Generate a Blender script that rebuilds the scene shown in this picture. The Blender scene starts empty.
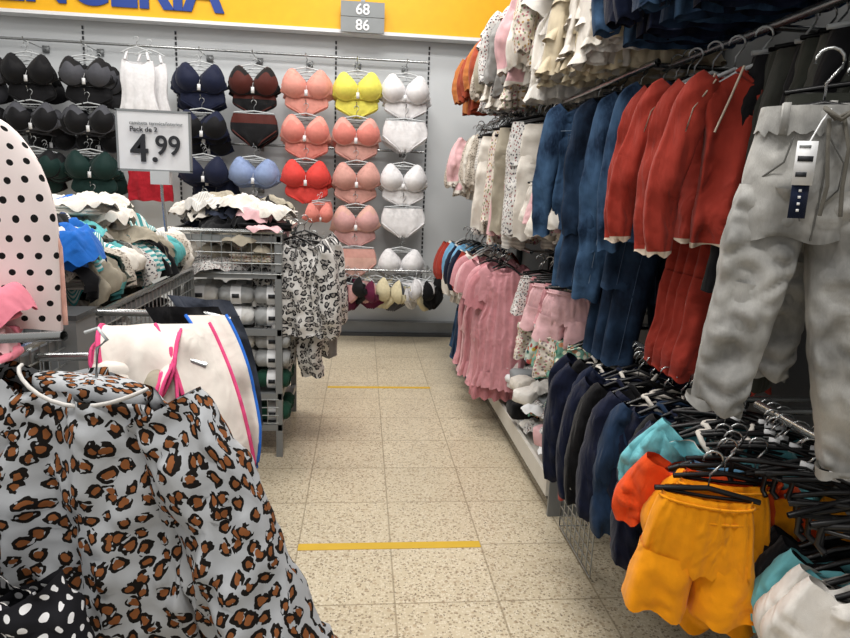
import bpy, math, random
from mathutils import Vector, Matrix, noise
random.seed(7)
R=random.uniform
sc=bpy.context.scene
sc.view_settings.view_transform='Standard'
COL=sc.collection
# ---------------------------------------------------------------- materials
def hexc(h):
    h=h.lstrip('#'); c=[int(h[i:i+2],16)/255 for i in (0,2,4)]
    return tuple((x/12.92 if x<=.04045 else ((x+.055)/1.055)**2.4) for x in c)+(1,)
class NT:
    def __init__(s,name,rough=.9,spec=.2):
        s.m=bpy.data.materials.new(name); s.m.use_nodes=True
        s.t=s.m.node_tree; s.b=s.t.nodes['Principled BSDF']
        s.b.inputs['Roughness'].default_value=rough
        s.b.inputs['Specular IOR Level'].default_value=spec
    def n(s,typ,**kw):
        n=s.t.nodes.new(typ)
        for k,v in kw.items():
            if k[0]=='_': setattr(n,k[1:],v)
            else:
                key=int(k[1:]) if (k[0]=='i' and k[1:].isdigit()) else k.replace('__',' ')
                if hasattr(v,'is_output') : s.t.links.new(v,n.inputs[key])
                else: n.inputs[key].default_value=v
        return n
    def math(s,op,a,b=0.0,c=0.0):
        n=s.t.nodes.new('ShaderNodeMath'); n.operation=op
        for i,x in enumerate((a,b,c)):
            if hasattr(x,'is_output'): s.t.links.new(x,n.inputs[i])
            else: n.inputs[i].default_value=x
        return n.outputs[0]
    def mix(s,f,a,b):
        n=s.t.nodes.new('ShaderNodeMix'); n.data_type='RGBA'
        for i,x in ((0,f),(6,a),(7,b)):
            if hasattr(x,'is_output'): s.t.links.new(x,n.inputs[i])
            else: n.inputs[i].default_value=x
        return n.outputs[2]
    def uv(s,sc=(1,1,1),obj=False):
        tc=s.n('ShaderNodeTexCoord'); mp=s.n('ShaderNodeMapping')
        s.t.links.new(tc.outputs['Object' if obj else 'UV'],mp.inputs[0]); mp.inputs['Scale'].default_value=sc
        return mp.outputs[0]
    def out(s,col,bump=None,bs=.2,bd=.002,wrinkle=0):
        if hasattr(col,'is_output'): s.t.links.new(col,s.b.inputs['Base Color'])
        else: s.b.inputs['Base Color'].default_value=col
        last=None
        if wrinkle:
            v=s.uv((1,1,.55),obj=True)
            n1=s.n('ShaderNodeTexNoise',Vector=v,Scale=12.0,Detail=2.0,Distortion=.8)
            rd=s.math('ABSOLUTE',s.math('SUBTRACT',n1.outputs[0],.5))
            rd=s.math('SQRT',s.math('ADD',s.math('MULTIPLY',rd,rd),.003))
            b=s.n('ShaderNodeBump'); b.inputs['Strength'].default_value=wrinkle; b.inputs['Distance'].default_value=.045
            s.t.links.new(rd,b.inputs['Height']); last=b
        if bump is not None:
            b=s.n('ShaderNodeBump'); b.inputs['Strength'].default_value=bs; b.inputs['Distance'].default_value=bd
            s.t.links.new(bump,b.inputs['Height'])
            if last: s.t.links.new(last.outputs[0],b.inputs['Normal'])
            last=b
        if last: s.t.links.new(last.outputs[0],s.b.inputs['Normal'])
        return s.m
_mc={}
def cloth(h,rough=.92,var=.12,wrinkle=.6):
    k=('c',h,rough)
    if k in _mc: return _mc[k]
    t=NT('fabric_'+h.strip('#'),rough,.15)
    c=hexc(h)
    v=t.uv(obj=True)
    n=t.n('ShaderNodeTexNoise',Vector=v,Scale=35.0,Detail=4.0)
    d=tuple(x*(1-var*1.6) for x in c[:3])+(1,)
    l=tuple(min(1,x*(1+var)) for x in c[:3])+(1,)
    n2=t.n('ShaderNodeTexNoise',Vector=v,Scale=600.0,Detail=1.0)
    col=t.mix(n.outputs[0],d,l)
    t.b.inputs['Sheen Weight'].default_value=.08
    _mc[k]=t.out(col,n2.outputs[0],.35,.002,wrinkle); return _mc[k]
def solid(name,h,rough=.5,metal=0,spec=.4):
    k=('s',name)
    if k in _mc: return _mc[k]
    t=NT(name,rough,spec); c=hexc(h); t.b.inputs['Metallic'].default_value=metal
    n=t.n('ShaderNodeTexNoise',Vector=t.uv(obj=True),Scale=12.0,Detail=5.0)
    col=t.mix(n.outputs[0],tuple(x*.88 for x in c[:3])+(1,),tuple(min(1,x*1.08) for x in c[:3])+(1,))
    _mc[k]=t.out(col,n.outputs[0],.05,.002); return _mc[k]
def leopard(name,base,ring,core,scale,wk=.25):
    t=NT(name,.85,.2); v=t.uv((1,1,1))
    nz=t.n('ShaderNodeTexNoise',Vector=v,Scale=scale*1.6,Detail=2.0)
    ad=t.n('ShaderNodeVectorMath',_operation='MULTIPLY_ADD',i0=nz.outputs[1],i1=(.6/scale,.6/scale,0),i2=v)
    vo=t.n('ShaderNodeTexVoronoi',_voronoi_dimensions='2D',Vector=ad.outputs[0],Scale=scale,Randomness=.7)
    d=vo.outputs['Distance']
    n2=t.n('ShaderNodeTexNoise',Vector=v,Scale=scale*2.3,Detail=1.0)
    inner=t.math('LESS_THAN',d,.22)
    outer=t.math('LESS_THAN',d,.42)
    brk=t.math('GREATER_THAN',n2.outputs[0],.40)
    rm=t.math('MULTIPLY',outer,brk)
    c=t.mix(rm,hexc(base),hexc(ring)); c=t.mix(inner,c,hexc(core))
    return t.out(c,t.n('ShaderNodeTexNoise',Vector=v,Scale=500.0).outputs[0],.2,.001,wk)
def dots(name,base,dot,scale,rad):
    t=NT(name,.85,.2); v=t.uv((scale,scale,1))
    s=t.n('ShaderNodeSeparateXYZ',i0=v)
    row=t.math('FLOOR',s.outputs[1]); off=t.math('MULTIPLY',t.math('MODULO',row,2.0),.5)
    fx=t.math('SUBTRACT',t.math('FRACT',t.math('ADD',s.outputs[0],off)),.5)
    fy=t.math('SUBTRACT',t.math('FRACT',s.outputs[1]),.5)
    d=t.math('SQRT',t.math('ADD',t.math('MULTIPLY',fx,fx),t.math('MULTIPLY',fy,fy)))
    return t.out(t.mix(t.math('LESS_THAN',d,rad),hexc(base),hexc(dot)))
def prints(name,base,cols,scale,thr=.33):
    t=NT(name,.88,.2); v=t.uv()
    vo=t.n('ShaderNodeTexVoronoi',_voronoi_dimensions='2D',Vector=v,Scale=scale)
    sp=t.n('ShaderNodeSeparateColor',i0=vo.outputs['Color'])
    c=hexc(cols[0])
    for i,k in enumerate(cols[1:]):
        c=t.mix(t.math('GREATER_THAN',sp.outputs[0],(i+1)/len(cols)),c,hexc(k))
    return t.out(t.mix(t.math('LESS_THAN',vo.outputs['Distance'],thr),hexc(base),c),wrinkle=.4)
def stripes(name,a,b,scale,axis=1,duty=.5):
    t=NT(name,.88,.2); s=t.n('ShaderNodeSeparateXYZ',i0=t.uv((scale,scale,1)))
    return t.out(t.mix(t.math('GREATER_THAN',t.math('FRACT',s.outputs[axis]),duty),hexc(a),hexc(b)),wrinkle=.4)
def denim(name,h,fade,wk=.45,hi=.5,fl=130.0):
    t=NT(name,.9,.2); v=t.uv(obj=True)
    n=t.n('ShaderNodeTexNoise',Vector=v,Scale=8.0,Detail=3.0)
    n2=t.n('ShaderNodeTexNoise',Vector=t.uv((900,300,160),obj=True),Scale=1.0,Detail=2.0)
    n3=t.n('ShaderNodeTexNoise',Vector=t.uv((1,1,.3),obj=True),Scale=fl,Detail=3.0)
    cr=t.n('ShaderNodeMapRange',i0=n.outputs[0],i1=.38,i2=.62)
    c=t.mix(cr.outputs[0],hexc(h),hexc(fade))
    c=t.mix(t.math('MULTIPLY',n2.outputs[0],.4),c,hexc(h))
    cr2=t.n('ShaderNodeMapRange',i0=n3.outputs[0],i1=.45,i2=.8)
    c=t.mix(t.math('MULTIPLY',cr2.outputs[0],hi*.6),c,hexc(fade))
    return t.out(c,n2.outputs[0],.4,.002,wk)
LEO=leopard('leopard_fabric','#abaeb2','#15110e','#85512d',35,.3)
LEOBW=leopard('snow_leopard_fabric','#cfcdca','#222226','#8d8a88',28,.3)
DOTB=dots('polka_white_black','#ebe0de','#151515',26,.2)
DOTW=dots('polka_black_white','#1b1b20','#e8e8ea',42,.24)
FLOR=prints('floral_print','#d6cdc2',['#b0747c','#7f8c6a','#a98a58','#8a7f80'],60,.3)
FLOR2=prints('floral_print_dark','#cfcdca',['#3b3b43','#6a6a70','#8a5a5a'],75,.27)
FLOR3=prints('dotted_taupe_print','#b9b0a4',['#5f5850','#857a70'],80,.25)
BIBP=prints('bib_print','#b9c6bc',['#c9825b','#2e6f63','#cbb04d','#a34848','#2b3d5c'],34,.36)
LEAF=prints('leaf_print','#6f9c8c',['#2f6d5a','#d6d4bf','#c48a6a'],36,.38)
STRG=stripes('stripe_white_grey','#d0cdc8','#b3b0ac',75)
STRN=stripes('stripe_navy','#dddbd7','#27365c',55)
STRA=stripes('stripe_aqua','#d9e0dc','#4d9fa3',45)
DEN=denim('blue_denim','#182a42','#3f5c7c',.45,.7)
DEND=denim('dark_denim','#0f1a2b','#243952')
GJ=denim('grey_denim','#787876','#b8b7b3',.4,.5,60.0)
STEEL=solid('grey_painted_steel','#85888a',.45,.35)
STEELD=solid('dark_steel','#4a4c4e',.5,.4)
WIRE=solid('zinc_wire','#a5a8a8',.35,.8)
CHROME=solid('chrome_rail','#a8aaaa',.25,.9)
BLK=solid('black_plastic','#101012',.35)
CLEAR=solid('clear_plastic','#c2c6c8',.2)
WHITEP=solid('white_card','#e3e4e6',.6)
GREYC=solid('grey_card','#85898b',.6)
INK=solid('ink_dark','#24262b',.6)
GRNT=solid('green_tag','#2f8f5a',.6)
# ---------------------------------------------------------------- mesh builder
def samp(a,s):
    n=len(a)-1
    if n<=0: return a[0]
    t=min(max(s,0),1)*n; i=min(int(t),n-1); t-=i
    p0=a[max(i-1,0)];p1=a[i];p2=a[i+1];p3=a[min(i+2,n)]
    def h(a0,a1,a2,a3): return a1+.5*t*((a2-a0)+t*(2*a0-5*a1+4*a2-a3+t*(3*(a1-a2)+a3-a0)))
    if isinstance(p1,(tuple,list)): return tuple(h(*q) for q in zip(p0,p1,p2,p3))
    return h(p0,p1,p2,p3)
class M:
    def __init__(s): s.v=[];s.f=[];s.mi=[];s.uv=[];s.mats=[]
    def m(s,mat):
        if mat not in s.mats: s.mats.append(mat)
        return s.mats.index(mat)
    def quad(s,idx,uvs,mi): s.f.append(idx); s.uv.append(uvs); s.mi.append(mi)
    def grid(s,rows,matf,closed=False):
        b=len(s.v); nr=len(rows); nc=len(rows[0])
        for r in rows: s.v.extend(tuple(p) for p in r)
        mid=rows[nr//2]; U=[0]
        for j in range(nc):
            a=Vector(mid[j]);c=Vector(mid[(j+1)%nc]); U.append(U[-1]+(a-c).length)
        V=[0]
        for i in range(nr-1):
            V.append(V[-1]+(Vector(rows[i][nc//2])-Vector(rows[i+1][nc//2])).length)
        for i in range(nr-1):
            for j in range(nc if closed else nc-1):
                k=(j+1)%nc
                mt=matf(i,j) if callable(matf) else matf
                s.quad((b+i*nc+j,b+(i+1)*nc+j,b+(i+1)*nc+k,b+i*nc+k),
                       ((U[j],-V[i]),(U[j],-V[i+1]),(U[j+1],-V[i+1]),(U[j+1],-V[i])),s.m(mt))
    def limb(s,path,w,d,mat,n=18,seg=24,fold=.006,k=4,trim=None,trim0=None,drop=0,neck=None,wr=.004,cap=False,dr=None):
        ph=R(0,6);ph2=R(0,6);sd=Vector((R(0,50),R(0,50),R(0,50)))
        if dr is None: dr=wr*1.5
        sk=R(-.5,.5)
        rows=[]
        for i in range(n+1):
            t=i/n; c=samp(path,t); c2=samp(path,min(1,t+.02)); c1=samp(path,max(0,t-.02))
            dx,dz=c2[0]-c1[0],c2[1]-c1[1]; L=math.hypot(dx,dz) or 1
            nx,nz=-dz/L,dx/L
            ww=samp(w,t);dd=samp(d,t) if isinstance(d,(list,tuple)) else d
            cy=c[2] if len(c)>2 else 0
            row=[]
            for j in range(seg):
                th=2*math.pi*j/seg; cs,sn=math.cos(th),math.sin(th)
                x=c[0]+nx*ww*cs; z=c[1]+nz*ww*cs
                y=cy+dd*math.copysign(abs(sn)**.8,sn)
                y+=fold*(.25+.75*t)*math.sin(k*cs*2.2+ph+math.sin(t*3+ph2)*.9)*(1.0 if ww>.03 else .4)
                if wr:
                    q=noise.noise(Vector((x*14,y*6,z*9))+sd)
                    q2=abs(noise.noise(Vector((x*24+z*10,y*8,z*26-x*8))+sd))
                    y+=wr*(2.2*q-2.2*q2*(1 if sn<0 else -1)); x+=wr*q*.8
                    # long hanging drape folds
                    q3=1-2*abs(noise.noise(Vector((x*26+z*6*sk,4,z*3.2))+sd))
                    y+=dr*q3*min(1,.35+t)*(-1 if sn<0 else 1)
                if drop: z-=drop*abs(cs)**1.6*max(0,1-t*5)
                if neck:
                    nw,nd=neck; a=abs(ww*cs)
                    if a<nw: z-=(nd if sn<0 else nd*.25)*(1-(a/nw)**2)*max(0,1-t*7)
                if t>.97: z+=.006*math.sin(k*cs*2.2+ph)
                row.append((x,y,z))
            rows.append(row)
        def mf(i,j):
            if trim and i>=n-trim[1]: return trim[0]
            if trim0 and i<trim0[1]: return trim0[0]
            return mat
        s.grid(rows,mf,True)
    def tube(s,pts,r,mat,seg=6):
        P=[Vector(p) for p in pts]; rows=[]
        for i,p in enumerate(P):
            t=(P[min(i+1,len(P)-1)]-P[max(i-1,0)]).normalized()
            a=t.cross(Vector((0,0,1)))
            if a.length<.2: a=t.cross(Vector((1,0,0)))
            a.normalize(); b=t.cross(a); rr=r[i] if isinstance(r,list) else r
            rows.append([p+a*rr*math.cos(q*2*math.pi/seg)+b*rr*math.sin(q*2*math.pi/seg) for q in range(seg)])
        s.grid(rows,mat,True)
    def box(s,x0,x1,y0,y1,z0,z1,mat):
        b=len(s.v)
        s.v+= [(x0,y0,z0),(x1,y0,z0),(x1,y1,z0),(x0,y1,z0),(x0,y0,z1),(x1,y0,z1),(x1,y1,z1),(x0,y1,z1)]
        for q in ((0,3,2,1),(4,5,6,7),(0,1,5,4),(1,2,6,5),(2,3,7,6),(3,0,4,7)):
            uv=[]
            for i in q:
                p=s.v[b+i]
                uv.append((p[0]+p[1],p[2]+p[1]*.3))
            s.quad(tuple(b+i for i in q),tuple(uv),s.m(mat))
    def lump(s,c,sz,rot,mat,amp=.25,fr=9,nu=22,nv=12,e=.55):
        sd=Vector((R(0,90),R(0,90),R(0,90))); rows=[]; cr,sr=math.cos(rot),math.sin(rot)
        f=lambda x:math.copysign(abs(x)**e,x)
        for i in range(nv+1):
            la=-math.pi/2+math.pi*i/nv; row=[]
            for j in range(nu):
                lo=2*math.pi*j/nu
                x=f(math.cos(la))*f(math.cos(lo))*sz[0];y=f(math.cos(la))*f(math.sin(lo))*sz[1];z=f(math.sin(la))*sz[2]
                q=noise.noise(Vector((x,y,z))*fr+sd); q2=abs(noise.noise(Vector((x,y,z*2))*fr*2.2+sd))
                k=1+amp*q-amp*.8*q2
                zz=z*k+sz[2]*amp*2.2*q
                row.append((c[0]+(x*cr-y*sr)*k,c[1]+(x*sr+y*cr)*k,c[2]+zz))
            rows.append(row)
        s.grid(rows,mat,True)
    def rag(s,c,sx,sy,rot,mat,h=.03,droop=.05,n=26,fr=11):
        sd=Vector((R(0,90),R(0,90),R(0,90))); rows=[]; cr,sr=math.cos(rot),math.sin(rot)
        for i in range(n+1):
            row=[]
            for j in range(n+1):
                u=j/n*2-1;v=i/n*2-1
                a=math.sqrt(1-.38*v*v);b=math.sqrt(1-.38*u*u)
                x=u*sx*a;y=v*sy*b
                w=noise.noise_vector(Vector((x*7,y*7,0))+sd)
                x+=w[0]*.035;y+=w[1]*.035
                q=noise.noise(Vector((x*fr,y*fr,0))+sd);q2=1-abs(noise.noise(Vector((x*fr*1.7,y*fr*1.3,3))+sd))*2.4
                r=max(abs(u),abs(v))
                z=h*(q*.9+q2*.75)-droop*r**3.5+.006*math.sin(x*30+y*22+q*4)*r
                row.append((c[0]+x*cr-y*sr,c[1]+x*sr+y*cr,c[2]+z))
            rows.append(row)
        s.grid(rows,mat)
    def patch(s,c00,c10,c01,c11,mat,nu=20,nv=26,fold=.015,k=3,bulge=(0,0,0),border=None,nd=(0,-1,0),rnd=.0,bw=1,fine=.8):
        sd=Vector((R(0,90),R(0,90),R(0,90)));A=[Vector(c) for c in (c00,c10,c01,c11)];B=Vector(bulge);N=Vector(nd).normalized();ph=R(0,6);rows=[]
        for i in range(nv+1):
            v=i/nv;row=[]
            for j in range(nu+1):
                u=j/nu
                uu=u;vv=v
                if rnd:
                    e=abs(u-.5)*2; vv=v*(1-rnd*max(0,(e-.4)/.6)**2*v)
                p=A[0]*(1-uu)*(1-vv)+A[1]*uu*(1-vv)+A[2]*(1-uu)*vv+A[3]*uu*vv
                p=p+B*4*vv*(1-vv)
                p=p+N*(fold*(.3+.7*vv)*math.sin(uu*k*6.28+ph+vv)+fold*noise.noise(p*9+sd)*1.6+fold*fine*abs(noise.noise(p*24+sd)))
                row.append(p)
            rows.append(row)
        s.grid(rows,(lambda i,j: border if border and (j<bw or j>=nu-bw or i>=nv-bw) else mat))
        if border:
            ed=[r[0] for r in rows]+rows[-1][1:]+[r[-1] for r in reversed(rows)][1:]
            s.tube(ed,.005,border,6)
    def hanger(s,w,mat=None,z=0,arm=.05,hook=.09):
        mat=mat or BLK
        p=[( .0+.02*math.cos(math.radians(190-a*27)),0,z-.022+.02*math.sin(math.radians(190-a*27))) for a in range(9)]
        p.append((0,0,z-.055)); p.append((0,0,z-hook))
        s.tube(p,.0028,CHROME if mat is BLK else mat,5)
        s.tube([(-w,0,z-hook-arm),(-w*.5,0,z-hook-arm*.35),(0,0,z-hook+.004),(w*.5,0,z-hook-arm*.35),(w,0,z-hook-arm)],.006,mat,6)
        s.tube([(-w,0,z-hook-arm),(0,0,z-hook-arm-.004),(w,0,z-hook-arm)],.004,mat,6)
    def mesh(s,name):
        me=bpy.data.meshes.new(name); me.from_pydata(s.v,[],s.f)
        for m_ in s.mats: me.materials.append(m_)
        ul=me.uv_layers.new(name='UVMap'); li=0
        for p,mi,uv in zip(me.polygons,s.mi,s.uv):
            p.material_index=mi; p.use_smooth=True
            for q in uv: ul.data[li].uv=q; li+=1
        me.update(); return me
def obj(name,me,loc=(0,0,0),rz=0,scale=1,parent=None,rx=0,ry=0):
    if isinstance(me,M): me=me.mesh(name)
    o=bpy.data.objects.new(name,me); COL.objects.link(o); o.location=loc; o.rotation_euler=(rx,ry,rz)
    o.scale=(scale,)*3 if not isinstance(scale,tuple) else scale
    if parent: o.parent=parent
    return o
def flat(me):
    for p in me.polygons: p.use_smooth=False
    return me
def empty(name,loc=(0,0,0)):
    o=bpy.data.objects.new(name,None); COL.objects.link(o); o.location=loc; o.empty_display_size=.1; return o
# ---------------------------------------------------------------- garments (origin = rail height)
def pricetag(g,x,y,z,c=None,s=1):
    g.box(x,x+.03*s,y,y+.002,z-.08*s,z,WHITEP); g.box(x+.004,x+.026*s,y-.001,y,z-.075*s,z-.045*s,c or INK)
    g.box(x+.004,x+.02*s,y-.001,y,z-.03*s,z-.024*s,GREYC); g.tube([(x+.015,y,z),(x+.02,y+.01,z+.03)],.0012,WHITEP,4)
def top(mat,w=.17,L=.42,sl=.36,trim=None,collar=None,zipc=None,hang=True,pip=None,d=.035,flare=1.0,swid=.06,fold=.012,tag=None,hm=None,spread=.3,lw=2,wr=.006,ruf=0,stripe=None,seam=None):
    g=M()
    if hang: g.hanger(w*.8,hm)
    z=-.10
    g.limb([(0,z),(0,z-L*.5),(0,z-L)],[w*.9,w*.96,w*.94,w*(1+flare)/2,w*flare],[d*.6,d,d*1.1,d],mat,n=30,seg=56,fold=fold,k=4,wr=wr,
           drop=.045,neck=(w*.42,.05),trim=(trim,lw) if trim else None,trim0=(collar,1) if collar else None)
    if ruf:
        for q in range(ruf):
            tz=z-L*(.35+.6*q/ruf); g.limb([(0,tz),(0,tz-L*.22)],[w*1.0,w*(1.12+.06*q)],[d,d*1.5],mat,n=4,seg=44,fold=.014,k=9)
    if sl:
        for sx in (-1,1):
            g.limb([(sx*w*.80,z-.035),(sx*w*(1.0+spread*.4),z-.10),(sx*w*(1.05+spread),z-.06-sl*.6),(sx*w*(1.02+spread),z-.05-sl)],
                   [swid*.95,swid,swid*.85,swid*.62],[d*.6,d*.9,d*.8,d*.65],mat,n=24,seg=24,fold=.006,k=2,trim=(trim,lw) if trim else None,wr=wr*1.2,dr=wr)
            if stripe:
                g.tube([(sx*(w*.80+swid*.6),-d*.5,z-.05),(sx*(w*(1.0+spread*.4)+swid*.7),-d*.6,z-.12),(sx*(w*(1.05+spread)+swid*.6),-d*.6,z-.06-sl*.6),(sx*(w*(1.02+spread)+swid*.5),-d*.5,z-.05-sl)],.005,stripe)
            if seam:
                x0,x1=sx*w*.25,sx*w*.68
                g.tube([(x0,-d*1.55,z-.13),(x1,-d*1.45,z-.13),(x1,-d*1.45,z-.20),((x0+x1)/2,-d*1.55,z-.215),(x0,-d*1.55,z-.20),(x0,-d*1.55,z-.13)],.002,seam)
                g.tube([(sx*.012,-d*1.5,z-.06),(sx*.012,-d*1.6,z-L*.5),(sx*.012,-d*1.5,z-L)],.0016,seam)
                g.tube([(0,-d*1.5,z-.11),(sx*w*.9,-d*1.3,z-.115)],.0018,seam)
    if pip:
        for sx in (-1,1):
            g.tube([(sx*w*.36,-d*1.0,z-.0),(sx*w*.55,-d*1.3,z-.07),(sx*w*.8,-d*1.35,z-.16)],.003,pip)
            g.tube([(sx*(w*.85),-d*.9,z-.03),(sx*w*(1.0+spread*.4),-d*1.15,z-.10),(sx*w*(1.05+spread),-d*1.1,z-.06-sl*.6),(sx*w*(1.02+spread),-d*.9,z-.05-sl)],.0022,pip)
    if collar:
        ring=[(w*.42*math.cos(a),d*.9*math.sin(a),z+.004-(.05*(1-math.cos(a)**2) if math.sin(a)<0 else .012)) for a in [i*math.pi/8 for i in range(17)]]
        g.tube(ring,.007,collar)
    if zipc: g.tube([(0,-d*1.4,z-.06),(0.003,-d*1.75,z-L*.5),(0,-d*1.65,z-L)],.0035,zipc)
    if tag: pricetag(g,-w*.5,-d*2.1,z-.09,tag,1.2)
    return g
def trousers(mat,w=.11,L=.55,splay=.05,hang=True,trim=None,waist=None,leg=.062,d=.03,zt=-.11,wr=.007,hm=None,seam=None,tag=None):
    g=M()
    if hang: g.hanger(w*1.05,hm,arm=.015)
    z=zt; cr=L*.36
    g.limb([(0,z),(0,z-cr*.5),(0,z-cr)],[w,w*1.08,w*1.16,w*1.1],[d*.8,d,d*1.1,d],mat,n=12,seg=28,fold=.005,k=3,wr=wr,dr=wr*.8,trim0=(waist,3) if waist else None)
    for sx in (-1,1):
        g.limb([(sx*w*.56,z-cr*.72),(sx*(w*.6+splay*.3),z-L*.5),(sx*(w*.62+splay),z-L)],[leg,leg*1.0,leg*.85,leg*.78],[d*.9,d,d*.8],mat,n=22,seg=24,fold=.006,k=2,trim=(trim,2) if trim else None,wr=wr,dr=wr)
        if seam:
            g.tube([(sx*w*.35,-d*1.2,z-.03),(sx*w*.5,-d*1.25,z-.07),(sx*w*1.0,-d*.9,z-.09)],.002,seam)
            g.tube([(sx*w*.56,-d*1.25,z-cr*.9),(sx*(w*.6+splay*.3),-d*1.25,z-L*.5),(sx*(w*.62+splay),-d*1.0,z-L)],.0014,seam)
    if tag: pricetag(g,-w*.6,-d*1.9,z-.04,tag,1.1)
    return g
def dress(mat,w=.13,L=.6,flare=.24,sl=.13,collar=None,fold=.018,tiers=(.35,.62,.86)):
    g=M(); g.hanger(w*.8); z=-.10
    g.limb([(0,z),(0,z-L*.35),(0,z-L)],[w*.85,w*.95,w*.9,(w+flare)*.52,flare*.9,flare],[.025,.03,.035,.045,.05],mat,n=34,seg=60,fold=fold,k=8,drop=.04,neck=(w*.4,.03),trim0=(collar,1) if collar else None,wr=.008)
    for sx in (-1,1):
        g.limb([(sx*w*.75,z-.03),(sx*w*1.15,z-.08),(sx*w*1.35,z-.03-sl)],[.05,.06,.06],.028,mat,n=10,seg=18,fold=.006,k=4)
    for q in tiers:
        f_=w+(flare-w)*q*.9
        g.limb([(0,z-L*q),(0,z-L*(q+.13))],[f_*.96,f_*1.16],[.045,.062],mat,n=4,seg=52,fold=.016,k=11)
    return g
def shorts(mat,w=.13,L=.28,waist=None):
    g=M(); g.hanger(w*1.0,arm=.012); z=-.10
    g.limb([(0,z),(0,z-.03),(0,z-L*.62)],[w*.86,w*.84,w*1.0,w*1.12],[.03,.035,.045,.045],mat,n=16,seg=60,fold=.006,k=17,trim0=(waist or mat,3))
    for sx in (-1,1):
        g.limb([(sx*w*.52,z-L*.5),(sx*w*.6,z-L*.8),(sx*w*.66,z-L)],[w*.56,w*.60,w*.62],[.04,.045,.045],mat,n=12,seg=28,fold=.008,k=2,wr=.008)
    for dz in (.045,.012): g.tube([(w*.9*math.cos(a),-.04*math.sin(a)-.005,z-dz) for a in [math.pi*i/12 for i in range(13)]],.003,mat)
    return g
def bra(mat,lace=None,w=.2,hm=None):
    lace=lace or mat; g=M(); hm=hm or CLEAR
    g.hanger(w*.75,hm,arm=.03)
    zc=-.235; Rr=w*.52
    for sx in (-1,1):
        cx=sx*w*.52; rows=[]
        for i in range(9):
            r=i/8; row=[]
            for j in range(20):
                a=j*2*math.pi/20; ca,sa=math.cos(a),math.sin(a)
                up=max(0,sa)**2; 
                x=cx+Rr*r*ca*(1-.25*up)+sx*.02*up*r; z=zc+Rr*r*sa*(1+.28*up)
                y=-.08*(1-r*r)**.75-.012
                row.append((x,y,z))
            rows.append(row)
        g.grid(rows,lambda i,j:lace if (i>=5 and 2<=j<=8) else mat,True)
        g.tube([(cx+Rr*math.cos(a),-.014,zc+Rr*math.sin(a)) for a in [math.pi+i*math.pi/10 for i in range(11)]],.005,lace)
        g.tube([(cx+sx*.02,-.014,zc+Rr*1.22),(cx*.98+sx*.015,-.01,zc+.13),(cx*.85,-.004,-.115),(cx*.9,.012,zc+.10),(cx*1.3,.015,zc-.02)],.005,mat,5)
    g.limb([(-w*1.08,zc-.03,.02),(-w*.6,zc-.06,.0),(0,zc-.06,-.008),(w*.6,zc-.06,.0),(w*1.08,zc-.03,.02)],[.03,.042,.036,.042,.03],.006,lace,n=24,seg=8,fold=.003,k=3,wr=.002)
    g.limb([(0,zc-.02,-.014),(0,zc-.07,-.014)],[.012,.03],.004,mat,n=3,seg=8,fold=0,wr=0)
    g.box(-.015,.012,-.045,-.043,zc-.09,zc-.04,WHITEP); g.tube([(0,-.044,zc-.04),(0,-.02,zc+.0)],.0015,WHITEP,4)
    return g
def panty(mat,lace=None,w=.175,high=False):
    g=M(); g.hanger(w*.9,CLEAR,arm=.012)
    z=-.11; L=.24 if high else .17
    g.limb([(0,z),(0,z-L*.3),(0,z-L*.6),(0,z-L*.85),(0,z-L)],[w*.92,w*1.05,w*1.0,w*.55,w*.22],[.02,.03,.03,.025,.01],mat,n=16,seg=36,fold=.007,k=5,trim0=(lace or mat,4))
    for sx in (-1,1): g.tube([(sx*w*1.02,-.012,z-L*.5),(sx*w*.75,-.03,z-L*.66),(sx*w*.4,-.03,z-L*.85),(sx*w*.2,-.014,z-L)],.005,lace or mat)
    return g
def cami(mat):
    g=M(); g.hanger(.13,CLEAR)
    g.limb([(0,-.2),(0,-.4),(0,-.62)],[.13,.15,.14,.17],[.02,.035,.03],mat,n=18,seg=32,fold=.01,k=5,neck=(.1,.05))
    for sx in (-1,1): g.tube([(sx*.1,-.015,-.2),(sx*.085,0,-.13),(sx*.1,.015,-.2)],.012,mat)
    return g
# ---------------------------------------------------------------- room
t=NT('terrazzo_tile',.28,.4)
v=t.uv(obj=True); s_=t.n('ShaderNodeSeparateXYZ',i0=v)
TS=.39
def gl(o,off):
    f=t.math('FRACT',t.math('DIVIDE',t.math('SUBTRACT',o,off),TS)); d=t.math('ABSOLUTE',t.math('SUBTRACT',f,.5)); return t.math('GREATER_THAN',d,.491)
gr=t.math('MAXIMUM',gl(s_.outputs[0],-.245-3.9),gl(s_.outputs[1],2.49-3.9))
def chips(scale,r1,thr,rad):
    vo=t.n('ShaderNodeTexVoronoi',Vector=v,Scale=scale); vs=t.n('ShaderNodeSeparateColor',i0=vo.outputs['Color'])
    return t.math('MULTIPLY',t.math('GREATER_THAN',vs.outputs[r1],thr),t.math('LESS_THAN',vo.outputs['Distance'],rad))
nz=t.n('ShaderNodeTexNoise',Vector=v,Scale=2.2,Detail=6.0)
c=t.mix(nz.outputs[0],hexc('#b3a790'),hexc('#cdc1a7'))
c=t.mix(t.math('MULTIPLY',chips(110,0,.45,.5),.5),c,hexc('#ded6c4'))
c=t.mix(t.math('MULTIPLY',chips(48,1,.72,.36),.6),c,hexc('#9d8970'))
c=t.mix(t.math('MULTIPLY',chips(75,2,.78,.4),.7),c,hexc('#7c6c58'))
c=t.mix(t.math('MULTIPLY',chips(150,0,.86,.45),.75),c,hexc('#534940'))
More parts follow.
